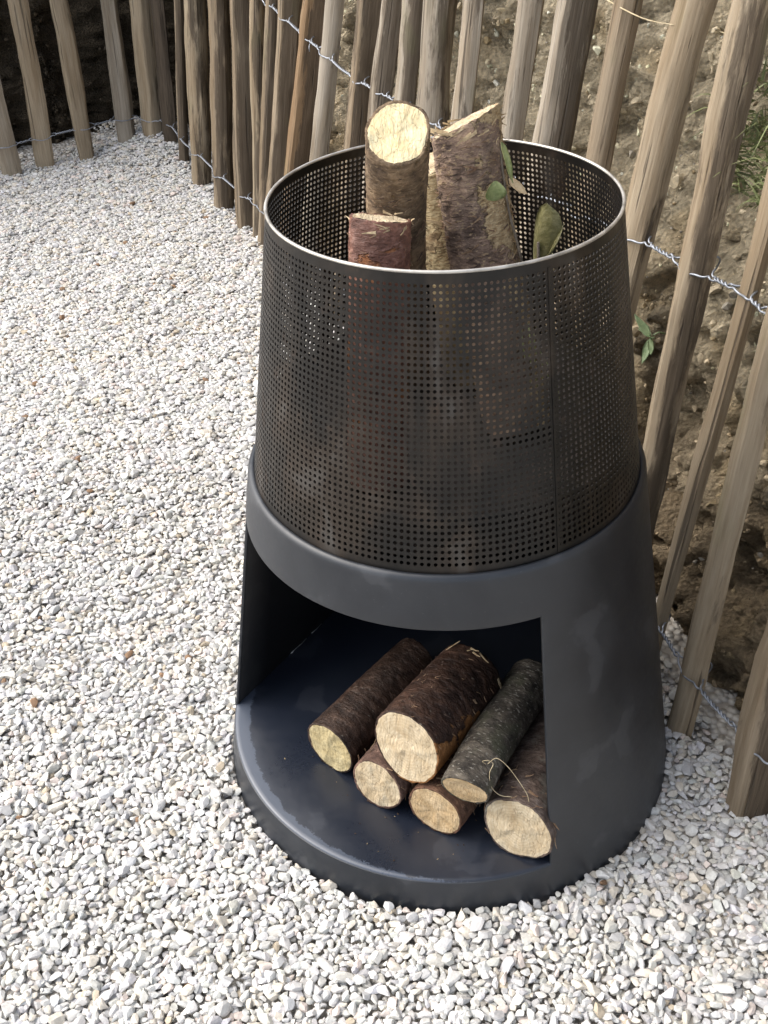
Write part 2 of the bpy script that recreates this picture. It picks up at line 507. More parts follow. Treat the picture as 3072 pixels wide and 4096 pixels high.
for i in range(len(s_list)-1):
    for j in range(nz-1):
        a = i*nz+j
        BF.append((a, a+nz, a+nz+1, a+1))
bank = mesh_obj('earth_bank', BV, BF, MAT_SOIL, kind='structure')
ca = bank.data.color_attributes.new('Col', 'FLOAT_COLOR', 'POINT')
ca.data.foreach_set('color', np.array(BC, dtype=np.float32).ravel())

# ------------------------------------------------------------------ stone templates
def ico(sub):
    bm = bmesh.new()
    bmesh.ops.create_icosphere(bm, subdivisions=sub, radius=1.0)
    V = np.array([v.co for v in bm.verts]); T = np.array([[v.index for v in f.verts] for f in bm.faces])
    bm.free(); return V, T
def stone_templates(sub, n, cuts=7, lo=0.45):
    V0, T0 = ico(sub); out = []
    for k in range(n):
        V = V0.copy()
        for c in range(cuts):
            d = rng.normal(size=3); d /= np.linalg.norm(d)
            h = rng.uniform(lo, 0.80)
            t = V @ d
            V -= np.outer(np.maximum(t-h, 0), d)
        V += rng.normal(size=V.shape)*0.008
        out.append(V)
    return out, T0
HI, HI_T = stone_templates(2, 48, 13, 0.34)
LO, LO_T = stone_templates(1, 24, 5, 0.5)

def scatter(name, P, rot, scl, cols, hi_mask, mat):
    """P n,3 centres; rot n,3,3; scl n,3; cols n,3"""
    VV, TT, CC = [], [], []; off = 0
    for mask, tmpl, T in ((hi_mask, HI, HI_T), (~hi_mask, LO, LO_T)):
        idx = np.nonzero(mask)[0]
        if not len(idx): continue
        tv = np.stack(tmpl)
        ch = rng.integers(0, len(tmpl), len(idx))
        L = tv[ch]*scl[idx][:, None, :]
        W = np.einsum('nij,nkj->nki', rot[idx], L) + P[idx][:, None, :]
        k = W.shape[1]
        VV.append(W.reshape(-1, 3))
        TT.append((T[None]+(np.arange(len(idx))*k)[:, None, None]).reshape(-1, 3)+off)
        CC.append(np.repeat(np.c_[cols[idx], np.ones(len(idx))], k, 0))
        off += len(idx)*k
    me = tri_mesh(name, np.concatenate(VV), np.concatenate(TT), mat, np.concatenate(CC), smooth=False)
    o = bpy.data.objects.new(name, me)
    return o

def rots(n, tilt):
    yaw = rng.uniform(0, 2*math.pi, n); ax = rng.uniform(0, 2*math.pi, n); t = rng.normal(0, tilt, n)
    def rz(a):
        m_ = np.zeros((len(a), 3, 3)); m_[:, 0, 0] = np.cos(a); m_[:, 0, 1] = -np.sin(a); m_[:, 1, 0] = np.sin(a); m_[:, 1, 1] = np.cos(a); m_[:, 2, 2] = 1
        return m_
    def rx(a):
        m_ = np.zeros((len(a), 3, 3)); m_[:, 0, 0] = 1; m_[:, 1, 1] = np.cos(a); m_[:, 1, 2] = -np.sin(a); m_[:, 2, 1] = np.sin(a); m_[:, 2, 2] = np.cos(a)
        return m_
    return rz(ax) @ rx(t) @ rz(yaw)

# ------------------------------------------------------------------ gravel (dropped stone by stone on a height map)
X0, Y0, X1, Y1, CELL = -1.95, -0.78, 0.75, 2.80, 0.0025
Hm = np.full((int((X1-X0)/CELL)+40, int((Y1-Y0)/CELL)+40), -0.010, dtype=np.float32)
xs = X0 + np.arange(Hm.shape[0])*CELL; ys = Y0 + np.arange(Hm.shape[1])*CELL
gx, gy = np.meshgrid(xs, ys, indexing='ij')
Hm += (0.006*np.sin(gx*5.1+gy*3.3)*np.sin(gy*4.3-gx*2.0)).astype(np.float32)
Hm += (0.055*np.exp(-(((gx+1.02)/0.20)**2+((gy-2.60)/0.13)**2))).astype(np.float32)
Hm += (0.030*np.exp(-(((gx+0.86)/0.16)**2+((gy-2.44)/0.16)**2))).astype(np.float32)
Hm += (0.02*np.exp(-(((gx-0.43)/0.08)**2+((gy-0.02)/0.10)**2))).astype(np.float32)
allP, allS, allR, allHi = [], [], [], []
from mathutils import kdtree
for layer, sp in ((0, 0.0112), (1, 0.0105)):
    nx, ny = int((X1-X0)/sp), int((Y1-Y0)/(sp*0.87))
    a, b = np.meshgrid(np.arange(nx), np.arange(ny), indexing='ij')
    q = np.stack([X0+(a+0.5*(b % 2)+rng.uniform(-.35, .35, a.shape))*sp, Y0+(b+rng.uniform(-.35, .35, a.shape))*sp*0.87], -1).reshape(-1, 2)
    px, py, w = proj(np.c_[q, np.zeros(len(q))])
    ok = (px > -95) & (px < 768+70) & (py > 60) & (py < 1024+90) & (w > 0.2)
    q = q[ok]; w = w[ok]
    d, ss = fence_side(q)
    lim = np.where(ss < 1.75, 0.17, 0.035)
    edge = rng.uniform(0, 1, len(q))
    ok = (d < lim) & (np.hypot(q[:, 0], q[:, 1]) > 0.305)
    ok &= ~((d > 0.02) & (ss < 1.75) & (edge < np.clip(d/0.17, 0, 0.9)))
    ok &= ~((d > 0.0) & (ss >= 1.75) & (edge < 0.4))
    q = q[ok]; w = w[ok]
    n = len(q)
    sem = np.clip(rng.lognormal(math.log(0.0061), 0.27, n), 0.0036, 0.0120)
    scl = np.stack([sem*rng.uniform(1.05, 1.40, n), sem*rng.uniform(0.80, 1.05, n), sem*rng.uniform(0.50, 0.80, n)], 1)
    if layer == 1:                                  # let neighbours push each other apart
        rad_ = (scl[:, 0]+scl[:, 1])*0.5*0.86
        for it in range(5):
            kd = kdtree.KDTree(n)
            for i in range(n): kd.insert((q[i, 0], q[i, 1], 0), i)
            kd.balance()
            mv = np.zeros_like(q)
            for i in range(n):
                xi, yi = q[i]
                for (co_, j, dd_) in kd.find_n((xi, yi, 0), 7):
                    if j == i: continue
                    ov = rad_[i]+rad_[j]-dd_
                    if ov > 0 and dd_ > 1e-6:
                        f_ = 0.30*ov/dd_
                        mv[i, 0] += (xi-co_[0])*f_; mv[i, 1] += (yi-co_[1])*f_
            q = q + np.clip(mv, -.004, .004)
            rq = np.hypot(q[:, 0], q[:, 1]); inn = rq < 0.305
            q[inn] *= (0.305/rq[inn])[:, None]
    rot = rots(n, 0.21)
    order = rng.permutation(n)
    zc = np.zeros(n)
    for i in order:
        rr = (scl[i, 0]+scl[i, 1])*0.5
        k = max(1, int(rr*0.8/CELL))
        ci = int((q[i, 0]-X0)/CELL)+1; cj = int((q[i, 1]-Y0)/CELL)+1
        win = Hm[max(ci-k, 0):ci+k+1, max(cj-k, 0):cj+k+1]
        z = 0.80*float(win.mean()) + 0.20*float(win.max()) + scl[i, 2]*0.45
        zc[i] = z
        np.maximum(win, z + scl[i, 2]*0.25, out=win)
    allP.append(np.c_[q, zc]); allS.append(scl); allR.append(rot)
    allHi.append((w < 2.1) if layer == 1 else (w < 0))
GP = np.concatenate(allP); GS = np.concatenate(allS); GR = np.concatenate(allR); GH = np.concatenate(allHi)
n = len(GP)
u = rng.uniform(0, 1, n)
base = np.array((.61, .60, .575))[None]*rng.uniform(0.80, 1.10, (n, 1))
colr = base*np.stack([rng.normal(1.0, .015, n), np.ones(n), rng.normal(1.0, .03, n)], 1)
def tone(lo, hi, c, var=.12):
    k = (u >= lo) & (u < hi)
    colr[k] = np.array(c)[None]*rng.uniform(1-var, 1+var, (k.sum(), 1))
tone(0.00, 0.14, (.60, .555, .48)); tone(0.16, 0.172, (.48, .41, .31)); tone(0.18, 0.25, (.52, .51, .50)); tone(0.25, 0.252, (.24, .15, .09)); tone(0.253, 0.29, (.63, .55, .50)); tone(.30, .315, (.42, .42, .42))
g = scatter('gravel', GP, GR, GS, np.clip(colr, 0, .8), GH, MAT_STONE)
link(g, None, 'pale crushed limestone gravel covering the yard', 'gravel', kind='stuff')

# clods and chips stuck in the bank
n = 13000
sS = rng.uniform(0.9, 4.85, n); zS = rng.uniform(-0.02, 0.98, n)
pp, rr_, cc = [], [], []
for s, z in zip(sS, zS):
    q, nn, d = bank_point(s, z)
    pp.append(q + nn*0.0015)
    k = rng.uniform()
    c = soil_colour(s, z, q)
    if k < 0.06: c = np.array((.46, .42, .35))*rng.uniform(.6, 1.1) if s > 2.0 else c*1.7
    elif k < 0.14: c = np.array((.38, .30, .18))*rng.uniform(.6, 1.1) if s > 1.9 else c*1.4
    else: c = c*rng.uniform(.55, 1.45)
    cc.append(c)
sem = np.clip(rng.lognormal(math.log(0.0036), 0.55, n), 0.0016, 0.018)
scl = np.stack([sem*1.15, sem*.9, sem*.75], 1)
o = scatter('soil_clods', np.array([tuple(q) for q in pp]), rots(n, 1.2), scl, np.clip(np.array(cc), 0, .7), sem > 0.008, MAT_CLOD)
link(o, None, 'loose clods and stone chips sticking out of the earth bank', 'clods', kind='stuff')

# ------------------------------------------------------------------ fence
fence = empty('paling_fence', fpos(2.4), 'weathered split chestnut paling fence strung on twisted wire along the earth bank', 'fence')
fence_inv = Matrix.Translation(-fence.location)
GREY, TAN, DKB, PALE, ORG, WARM = (.315,.28,.23), (.345,.285,.205), (.070,.056,.042), (.38,.335,.27), (.27,.185,.11), (.26,.21,.15)
# s0, slope, width, kind, tint, darkness (lower = more dark bark), facet
PK = [(.80,.02,.046,'flat',GREY,.75),(1.035,.05,.050,'flat',PALE,.8),(1.150,.044,.050,'flat',TAN,.85),(1.280,.079,.054,'tri',TAN,.85),(1.417,.032,.056,'tri',GREY,.8),(1.505,-.005,.060,'tri',TAN,.8),
(1.592,-.06,.052,'half',DKB,.5),(1.735,-.10,.030,'round',WARM,.48),(1.905,-.088,.058,'round',TAN,.68),(2.118,-.115,.052,'round',WARM,.60),(2.291,-.121,.048,'ridge',WARM,.62),
(2.377,-.074,.036,'round',TAN,.62),(2.424,.0,.036,'round',WARM,.56),(2.495,.057,.040,'ridge',WARM,.55),(2.585,.15,.042,'ridge',ORG,.68),(2.723,.118,.046,'half',GREY,.72),
(2.936,.055,.038,'ridge',WARM,.50),(3.028,.077,.047,'half',GREY,.52),(3.169,.0,.046,'half',GREY,.54),(3.345,-.11,.053,'round',GREY,.68),(3.445,-.08,.042,'half',GREY,.70),
(3.605,-.063,.043,'half',GREY,.68),(3.677,.0,.042,'ridge',GREY,.72),(3.770,.043,.042,'half',WARM,.72),(3.890,.053,.054,'half',TAN,.74),(4.096,-.065,.050,'half',TAN,.55),
(4.180,-.041,.023,'flat',TAN,.74),(4.290,-.095,.039,'half',TAN,.74),(4.440,-.12,.042,'ridge',WARM,.62),(4.575,.02,.036,'half',GREY,.68),(4.72,.0,.034,'half',TAN,.66)]
SECT = {
 'flat': [(-.5,-.22),(-.30,-.30),(.30,-.32),(.5,-.22),(.5,.20),(.28,.28),(-.28,.28),(-.5,.2)],
 'tri': [(-.5,-.10),(-.45,-.30),(.12,-.42),(.22,-.38),(.5,.12),(.42,.26),(-.2,.30),(-.44,.12)],
 'ridge': [(-.46,-.30),(-.38,-.42),(.10,-.47),(.19,-.43),(.47,.22),(.40,.42),(-.2,.45),(-.45,.2)],
 'half': [(-.5,.10),(-.43,-.15),(-.24,-.33),(0,-.40),(.24,-.34),(.43,-.16),(.5,.10),(.30,.22),(-.30,.22)],
 'round': [(.5*math.cos(a), .46*math.sin(a)) for a in [R(-180+36*k) for k in range(10)]]}
H_F = 1.15
wire_z = {0: lambda s: 0.088, 1: lambda s: 0.535 + 0.05*((s-3.3)/0.9)**2*0.8}
picket_axes = []
for i, (s0, sl, w, kind, tint, dk) in enumerate(PK):
    sec = SECT[kind]
    # densify the outline
    pts = []
    for a in range(len(sec)):
        p, q = sec[a], sec[(a+1) % len(sec)]
        pts += [p, ((p[0]+q[0])/2, (p[1]+q[1])/2)]
    nv = len(pts)
    base = fpos(s0, 0); top = fpos(s0+sl*H_F, H_F)
    zax = (top-base).normalized()
    nrm = fnorm(s0)
    xax = Vector((nrm.y, -nrm.x, 0)); xax = (xax - zax*xax.dot(zax)).normalized()
    if xax.dot(fpos(s0+.02)-fpos(s0)) < 0: xax = -xax
    yax = zax.cross(xax)
    L = (top-base).length
    V, F, BK = [], [], []
    amt = {'ridge': 1.0, 'round': .55, 'half': .35, 'flat': .25, 'tri': .45}[kind]
    nr = 40
    sd_ = i*3.17
    for r_ in range(nr):
        t = r_/(nr-1); z = -0.06 + t*(L+0.06)
        cx = (0.009*mnoise.noise(Vector((sd_, z*2.6, 1))) + 0.004*mnoise.noise(Vector((sd_, z*8.0, 2))))*(1 if w > .03 else .6); cy = 0.006*mnoise.noise(Vector((sd_, z*3.0, 5)))
        tw = 0.35*mnoise.noise(Vector((sd_, z*1.1, 9)))
        ws = w*(1.2 if 2.4 < s0 < 3.72 else 1.1)*(1 + 0.16*mnoise.noise(Vector((sd_+2, z*4.0, 3))) + 0.07*mnoise.noise(Vector((sd_+2, z*14.0, 8))))
        if z > L-0.10: ws *= max(0.12, (L-z)/0.10)      # sharpened tip
        for k, (a, b) in enumerate(pts):
            f = 1 + 0.14*mnoise.noise(Vector((sd_+a*2.5, b*2.5, z*6))) + 0.06*mnoise.noise(Vector((sd_+a*7, b*7, z*25)))
            X, Y = a*ws*f, b*ws*1.05*f
            BK.append(amt*smooth(.17, .30, a))
            V.append((cx + X*math.cos(tw)-Y*math.sin(tw), cy + X*math.sin(tw)+Y*math.cos(tw), z))
    for r_ in range(nr-1):
        for k in range(nv):
            F.append((r_*nv+k, r_*nv+(k+1) % nv, (r_+1)*nv+(k+1) % nv, (r_+1)*nv+k))
    F.append(tuple(range(nv))[::-1]); F.append(tuple((nr-1)*nv+k for k in range(nv)))
    o = mesh_obj('picket', V, F, MAT_WOOD, fence)
    o.data.set_sharp_from_angle(angle=R(38))
    at_ = o.data.attributes.new('Bark', 'FLOAT', 'POINT'); at_.data.foreach_set('value', BK)
    mw = Matrix.Identity(4)
    for r_ in range(3):
        mw[r_][0], mw[r_][1], mw[r_][2], mw[r_][3] = xax[r_], yax[r_], zax[r_], base[r_]
    o.matrix_local = fence_inv @ mw
    k_ = random.uniform(.9, 1.1); o.color = (*[c*k_ for c in tint], dk)
    picket_axes.append((s0, sl, w))

# twisted wires
def wire_strands(row):
    zf = wire_z[row]
    cross = []
    for (s0, sl, w) in picket_axes:
        z = zf(s0); cross.append((s0+sl*z, w, random.uniform(-.002, .004), random.uniform(.001, .009)))
    cross.sort()
    ss = np.arange(0.55, 4.70, 0.0016)
    tw = 0.0
    A, B = [], []
    cs = np.array([c[0] for c in cross])
    for s in ss:
        k = int(np.argmin(np.abs(cs-s))); c, w, zo, drop = cross[k]
        d = abs(s-c)
        hw = w*0.5+0.003
        e = math.exp(-(d/(hw*0.95))**2)                     # opens round a picket
        tw += 0.0016*2*math.pi/0.0150*(1-e)
        z = zf(s) + 0.014*mnoise.noise(Vector((s*2.6, row*7.0, 0))) + zo*math.exp(-(d/0.06)**2)
        p = fpos(s, z); n = fnorm(s)
        hx = 0.0018*(1-e)
        dep = w*0.47+0.0015
        c0 = -0.0135
        A.append(p + n*(c0 + math.cos(tw)*hx - e*(dep+c0)) + Vector((0, 0, math.sin(tw)*hx - e*drop)))
        B.append(p + n*(c0 - math.cos(tw)*hx + e*(dep-c0)) + Vector((0, 0, -math.sin(tw)*hx + e*0.006)))
    return A, B, cross
for row in (0, 1):
    A, B, cross = wire_strands(row)
    parts = [tube(A, 0.0015, 6), tube(B, 0.0015, 6)]
    for (c, w, zo, dr) in cross:                           # cut stubs poking out beside the pickets
        if 0.8 < c < 4.6 and random.random() < 0.12:
            p = fpos(c + w*0.5 + 0.004, wire_z[row](c))
            p -= fnorm(c)*0.004
            t = (fpos(c+.02)-fpos(c)).normalized()
            up = random.choice((-1, 1))
            q = [p, p - fnorm(c)*0.006 + Vector((0, 0, .006*up)), p - fnorm(c)*0.012 + t*0.006 + Vector((0, 0, .014*up)), p - fnorm(c)*0.014 + t*0.012 + Vector((0, 0, .022*up))]
            parts.append(tube(q, 0.0011, 5))
    V, F = merge(parts)
    V = [Vector(v)-fence.location for v in V]
    mesh_obj('wire', V, F, MAT_WIRE, fence, label=('galvanised twisted wire low along the pickets', 'galvanised twisted wire at mid height of the pickets')[row])

# ------------------------------------------------------------------ fire pit
pit = empty('fire_pit', (0, 0, 0), 'tapered black steel fire pit with perforated basket above an open log store', 'fire pit')
Z1, R1, ZP = 0.4554, 0.2293, 0.0448
RC = lambda z: 0.30 + (R1-0.30)*z/Z1
A0, A1 = R(-65.5), R(-178.0)                       # opening edges
Z_OPEN = 0.393
def shell():
    nth = 160
    span_open = A0-A1
    no = 56
    th = [A1 + span_open*k/no for k in range(no)] + [A0 + (2*math.pi-span_open)*k/(nth-no) for k in range(nth-no)]
    prof = [(RC(-0.02), -0.02), (RC(0.0), 0.0), (RC(.02), .02), (RC(ZP-.0025), ZP-.0025)]
    zz = np.linspace(ZP-.0025, Z_OPEN, 13)[1:]
    prof += [(RC(z), z) for z in zz]
    prof += [(RC(z), z) for z in (.41, .43, .444)]
    prof += [(RC(.4495)-.0001, .4495), (RC(.4530)-.0009, .4530), (RC(.4555)-.0026, .4555), (RC(.456)-.0048, .4562), (.2225, .4555), (.2205, .4530)]
    inner = [(r-.0045, z) for (r, z) in prof[:-6]] + [(.2240, .4470), (.2235, .4475), (.2230, .448), (.2225, .4485), (.2215, .449), (.2205, .4495)]
    npf = len(prof); V = []
    for P_ in (prof, inner):
        for (r, z) in P_:
            for a in th: V.append((r*math.cos(a), r*math.sin(a), z))
    zi0, zi1 = 3, 3+12
    solid = lambda i, k: not (zi0 <= i < zi1 and (k % nth) < no)
    N_ = npf*nth
    ix = lambda lay, i, k: lay*N_ + i*nth + (k % nth)
    F = []
    for i in range(npf-1):
        for k in range(nth):
            if not solid(i, k): continue
            F.append((ix(0,i,k), ix(0,i,k+1), ix(0,i+1,k+1), ix(0,i+1,k)))
            F.append((ix(1,i,k), ix(1,i+1,k), ix(1,i+1,k+1), ix(1,i,k+1)))
            for (di, dk, e) in ((-1,0,((i,k),(i,k+1))), (1,0,((i+1,k+1),(i+1,k))), (0,-1,((i+1,k),(i,k))), (0,1,((i,k+1),(i+1,k+1)))):
                j, kk = i+di, (k+dk) % nth
                if j < 0 or j >= npf-1 or not solid(j, kk):
                    (a, b), (c, d) = e
                    F.append((ix(0,a,b), ix(1,a,b), ix(1,c,d), ix(0,c,d)))
    return V, F
V, F = shell()
sh = mesh_obj('base_shell', V, F, MAT_PAINT, pit)
bm = bmesh.new(); bm.from_mesh(sh.data)
bmesh.ops.remove_doubles(bm, verts=bm.verts, dist=1e-5)
bmesh.ops.recalc_face_normals(bm, faces=bm.faces)
used = [v for v in bm.verts if not v.link_faces]
bmesh.ops.delete(bm, geom=used, context='VERTS')
bm.to_mesh(sh.data); bm.free()
bv = sh.modifiers.new('edge_bevel', 'BEVEL'); bv.width = 0.0018; bv.segments = 3; bv.limit_method = 'ANGLE'; bv.angle_limit = R(50)
bv.harden_normals = False
# floor plate with rounded edge
rp = RC(ZP)-0.0004
prof = [(0.0, ZP), (0.12, ZP), (0.24, ZP), (rp-.0065, ZP), (rp-.0035, ZP-.0003), (rp-.0014, ZP-.0011), (rp-.0003, ZP-.0024), (rp, ZP-.004), (rp-.006, ZP-.006), (0.0, ZP-.006)]
V, F = lathe(prof, 160)
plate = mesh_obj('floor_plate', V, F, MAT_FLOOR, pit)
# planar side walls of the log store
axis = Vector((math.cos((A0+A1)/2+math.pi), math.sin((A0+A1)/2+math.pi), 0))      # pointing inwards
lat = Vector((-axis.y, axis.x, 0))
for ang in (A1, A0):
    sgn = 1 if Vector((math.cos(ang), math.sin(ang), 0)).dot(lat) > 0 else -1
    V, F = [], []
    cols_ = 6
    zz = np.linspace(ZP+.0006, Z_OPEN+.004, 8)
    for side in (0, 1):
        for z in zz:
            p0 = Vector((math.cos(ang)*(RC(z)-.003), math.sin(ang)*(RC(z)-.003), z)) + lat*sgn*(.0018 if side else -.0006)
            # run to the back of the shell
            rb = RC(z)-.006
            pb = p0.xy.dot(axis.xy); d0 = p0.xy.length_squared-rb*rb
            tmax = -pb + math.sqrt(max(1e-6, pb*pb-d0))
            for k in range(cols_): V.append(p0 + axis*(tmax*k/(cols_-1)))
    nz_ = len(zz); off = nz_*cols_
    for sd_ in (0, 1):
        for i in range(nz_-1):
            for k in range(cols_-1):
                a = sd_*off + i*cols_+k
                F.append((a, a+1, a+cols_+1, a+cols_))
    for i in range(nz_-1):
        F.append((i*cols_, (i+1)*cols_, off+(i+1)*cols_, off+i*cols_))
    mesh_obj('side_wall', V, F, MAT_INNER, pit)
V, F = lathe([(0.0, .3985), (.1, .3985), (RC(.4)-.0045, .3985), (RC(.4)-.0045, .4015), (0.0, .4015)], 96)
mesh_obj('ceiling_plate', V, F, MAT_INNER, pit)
# added bright strip standing for daylight through the gap under the left wall
wl = []
p0 = Vector((math.cos(A1)*(RC(ZP)-.003), math.sin(A1)*(RC(ZP)-.003), ZP))
for k in range(7):
    q = p0 + axis*(.118+.0125*k) - lat*(1 if p0.dot(lat) > 0 else -1)*.0016 + Vector((0, 0, .0012+.0006*math.sin(k*2.2)))
    wl.append(q)
V, F = merge([tube(wl[0:4], .0007, 5), tube([wl[4]+Vector((0, 0, .0004)), wl[5], wl[6]], .00055, 5)])
mesh_obj('gap_light_strip', V, F, MAT_GAP_LIGHT, pit)

# perforated basket
ZB0, RB0, ZB1, RB1 = 0.4515, 0.2225, 0.7610, 0.1785
NC = 200
def basket():
    sl = math.hypot(ZB1-ZB0, RB0-RB1)
    rows = []; t = 0.0105/sl                                # plain strip at the bottom
    t_end = 1-0.0055/sl
    while True:
        r = RB0+(RB1-RB0)*t
        step = 2*math.pi*r/NC*1.06/sl
        if t+step > t_end: break
        rows.append((t, t+step)); t += step
    TH = 0.0009
    tv, tt = [], []
    NS = 8
    sq = [(-1,-1),(0,-1),(1,-1),(1,0),(1,1),(0,1),(-1,1),(-1,0)]
    cir = [(math.cos(R(-135+45*k)), math.sin(R(-135+45*k))) for k in range(8)]
    HR = 0.61                                               # hole radius / half cell
    def P(ang, t, off):
        r = RB0+(RB1-RB0)*t + off
        return np.stack([r*np.cos(ang), r*np.sin(ang), np.full_like(ang, ZB0+(ZB1-ZB0)*t) if np.isscalar(t) else ZB0+(ZB1-ZB0)*t], -1)
    ang0 = (np.arange(NC)+0.5)*2*math.pi/NC
    da = math.pi/NC
    Vs, Ts, off = [], [], 0
    for (ta, tb) in rows:
        tc, th = (ta+tb)/2, (tb-ta)/2
        jit = rng.normal(0, 0.03, (NC, 2))
        loc = []
        for lay in (0.0, -TH):
            for (x, y) in sq:
                loc.append(P(ang0+x*da, np.full(NC, tc+y*th), lay))
            for (x, y) in cir:
                loc.append(P(ang0+(x*HR+jit[:, 0]*0)*da, tc+(y*HR)*th+np.zeros(NC), lay))
        Lc = np.stack(loc, 1)                               # NC,32,3
        Vs.append(Lc.reshape(-1, 3))
        loctri = []
        for k in range(8):
            k2 = (k+1) % 8
            loctri += [(k, k2, 8+k2), (k, 8+k2, 8+k)]                       # outside
            loctri += [(16+k, 24+k2, 16+k2), (16+k, 24+k, 24+k2)]           # inside
            loctri += [(8+k, 8+k2, 24+k2), (8+k, 24+k2, 24+k)]              # wall of the hole
        lt = np.array(loctri)
        Ts.append((lt[None]+(np.arange(NC)*32)[:, None, None]).reshape(-1, 3)+off)
        off += NC*32
    def strip(ta, tb):
        nonlocal off
        a = np.arange(NC)*2*math.pi/NC
        L4 = [P(a, ta, 0.0), P(a, tb, 0.0), P(a, ta, -TH), P(a, tb, -TH)]
        Vs.append(np.concatenate(L4))
        k = np.arange(NC); k2 = (k+1) % NC
        for (b0, b1, fl) in ((0, 1, False), (2, 3, True)):
            q0, q1, q2, q3 = b0*NC+k, b0*NC+k2, b1*NC+k2, b1*NC+k
            t1 = np.stack([q0, q1, q2], 1); t2 = np.stack([q0, q2, q3], 1)
            if fl: t1 = t1[:, ::-1]; t2 = t2[:, ::-1]
            Ts.append(np.concatenate([t1, t2])+off)
        off += 4*NC
    strip(0.0, rows[0][0]); strip(rows[-1][1], 1.0)
    me = tri_mesh('basket', np.concatenate(Vs), np.concatenate(Ts), MAT_BASKET, smooth=False)
    return me
basket_o = link(bpy.data.objects.new('basket', basket()), pit)
# rolled rim
rc, zc_ = RB1-.0006, ZB1+.0008
V, F = lathe([(rc+.0019*math.cos(a), zc_+.0016*math.sin(a)) for a in [R(45*k) for k in range(8)]], 196, True)
mesh_obj('rim', V, F, MAT_RIM, basket_o)
best = min((abs(proj([[(RB0+(RB1-RB0)*.3)*math.cos(a), (RB0+(RB1-RB0)*.3)*math.sin(a), ZB0+(ZB1-ZB0)*.3]])[0][0]-556), a) for a in np.arange(-1.5, -.3, .005))[1]
V, F = [], []
for i in range(13):
    t = .02+.955*i/12; r = RB0+(RB1-RB0)*t; z = ZB0+(ZB1-ZB0)*t
    for (da, o_) in ((-.0075, -.0002), (-.0068, .0009), (.0068, .0009), (.0075, -.0002)):
        V.append(((r+o_)*math.cos(best+da), (r+o_)*math.sin(best+da), z))
for i in range(12):
    for k in range(3): F.append((i*4+k, i*4+k+1, (i+1)*4+k+1, (i+1)*4+k))
mesh_obj('seam', V, F, MAT_BASKET, basket_o, smooth=False)
# solid fire pan at the foot of the basket
rpan = lambda z: RB0+(RB1-RB0)*(z-ZB0)/(ZB1-ZB0)
V, F = lathe([(0, .503), (.13, .503), (rpan(.503)-.006, .5045), (rpan(.516)-.0040, .516), (rpan(.516)-.0055, .516), (rpan(.47)-.005, .47), (0, .47)], 96)
mesh_obj('fire_pan', V, F, MAT_PAN, pit)

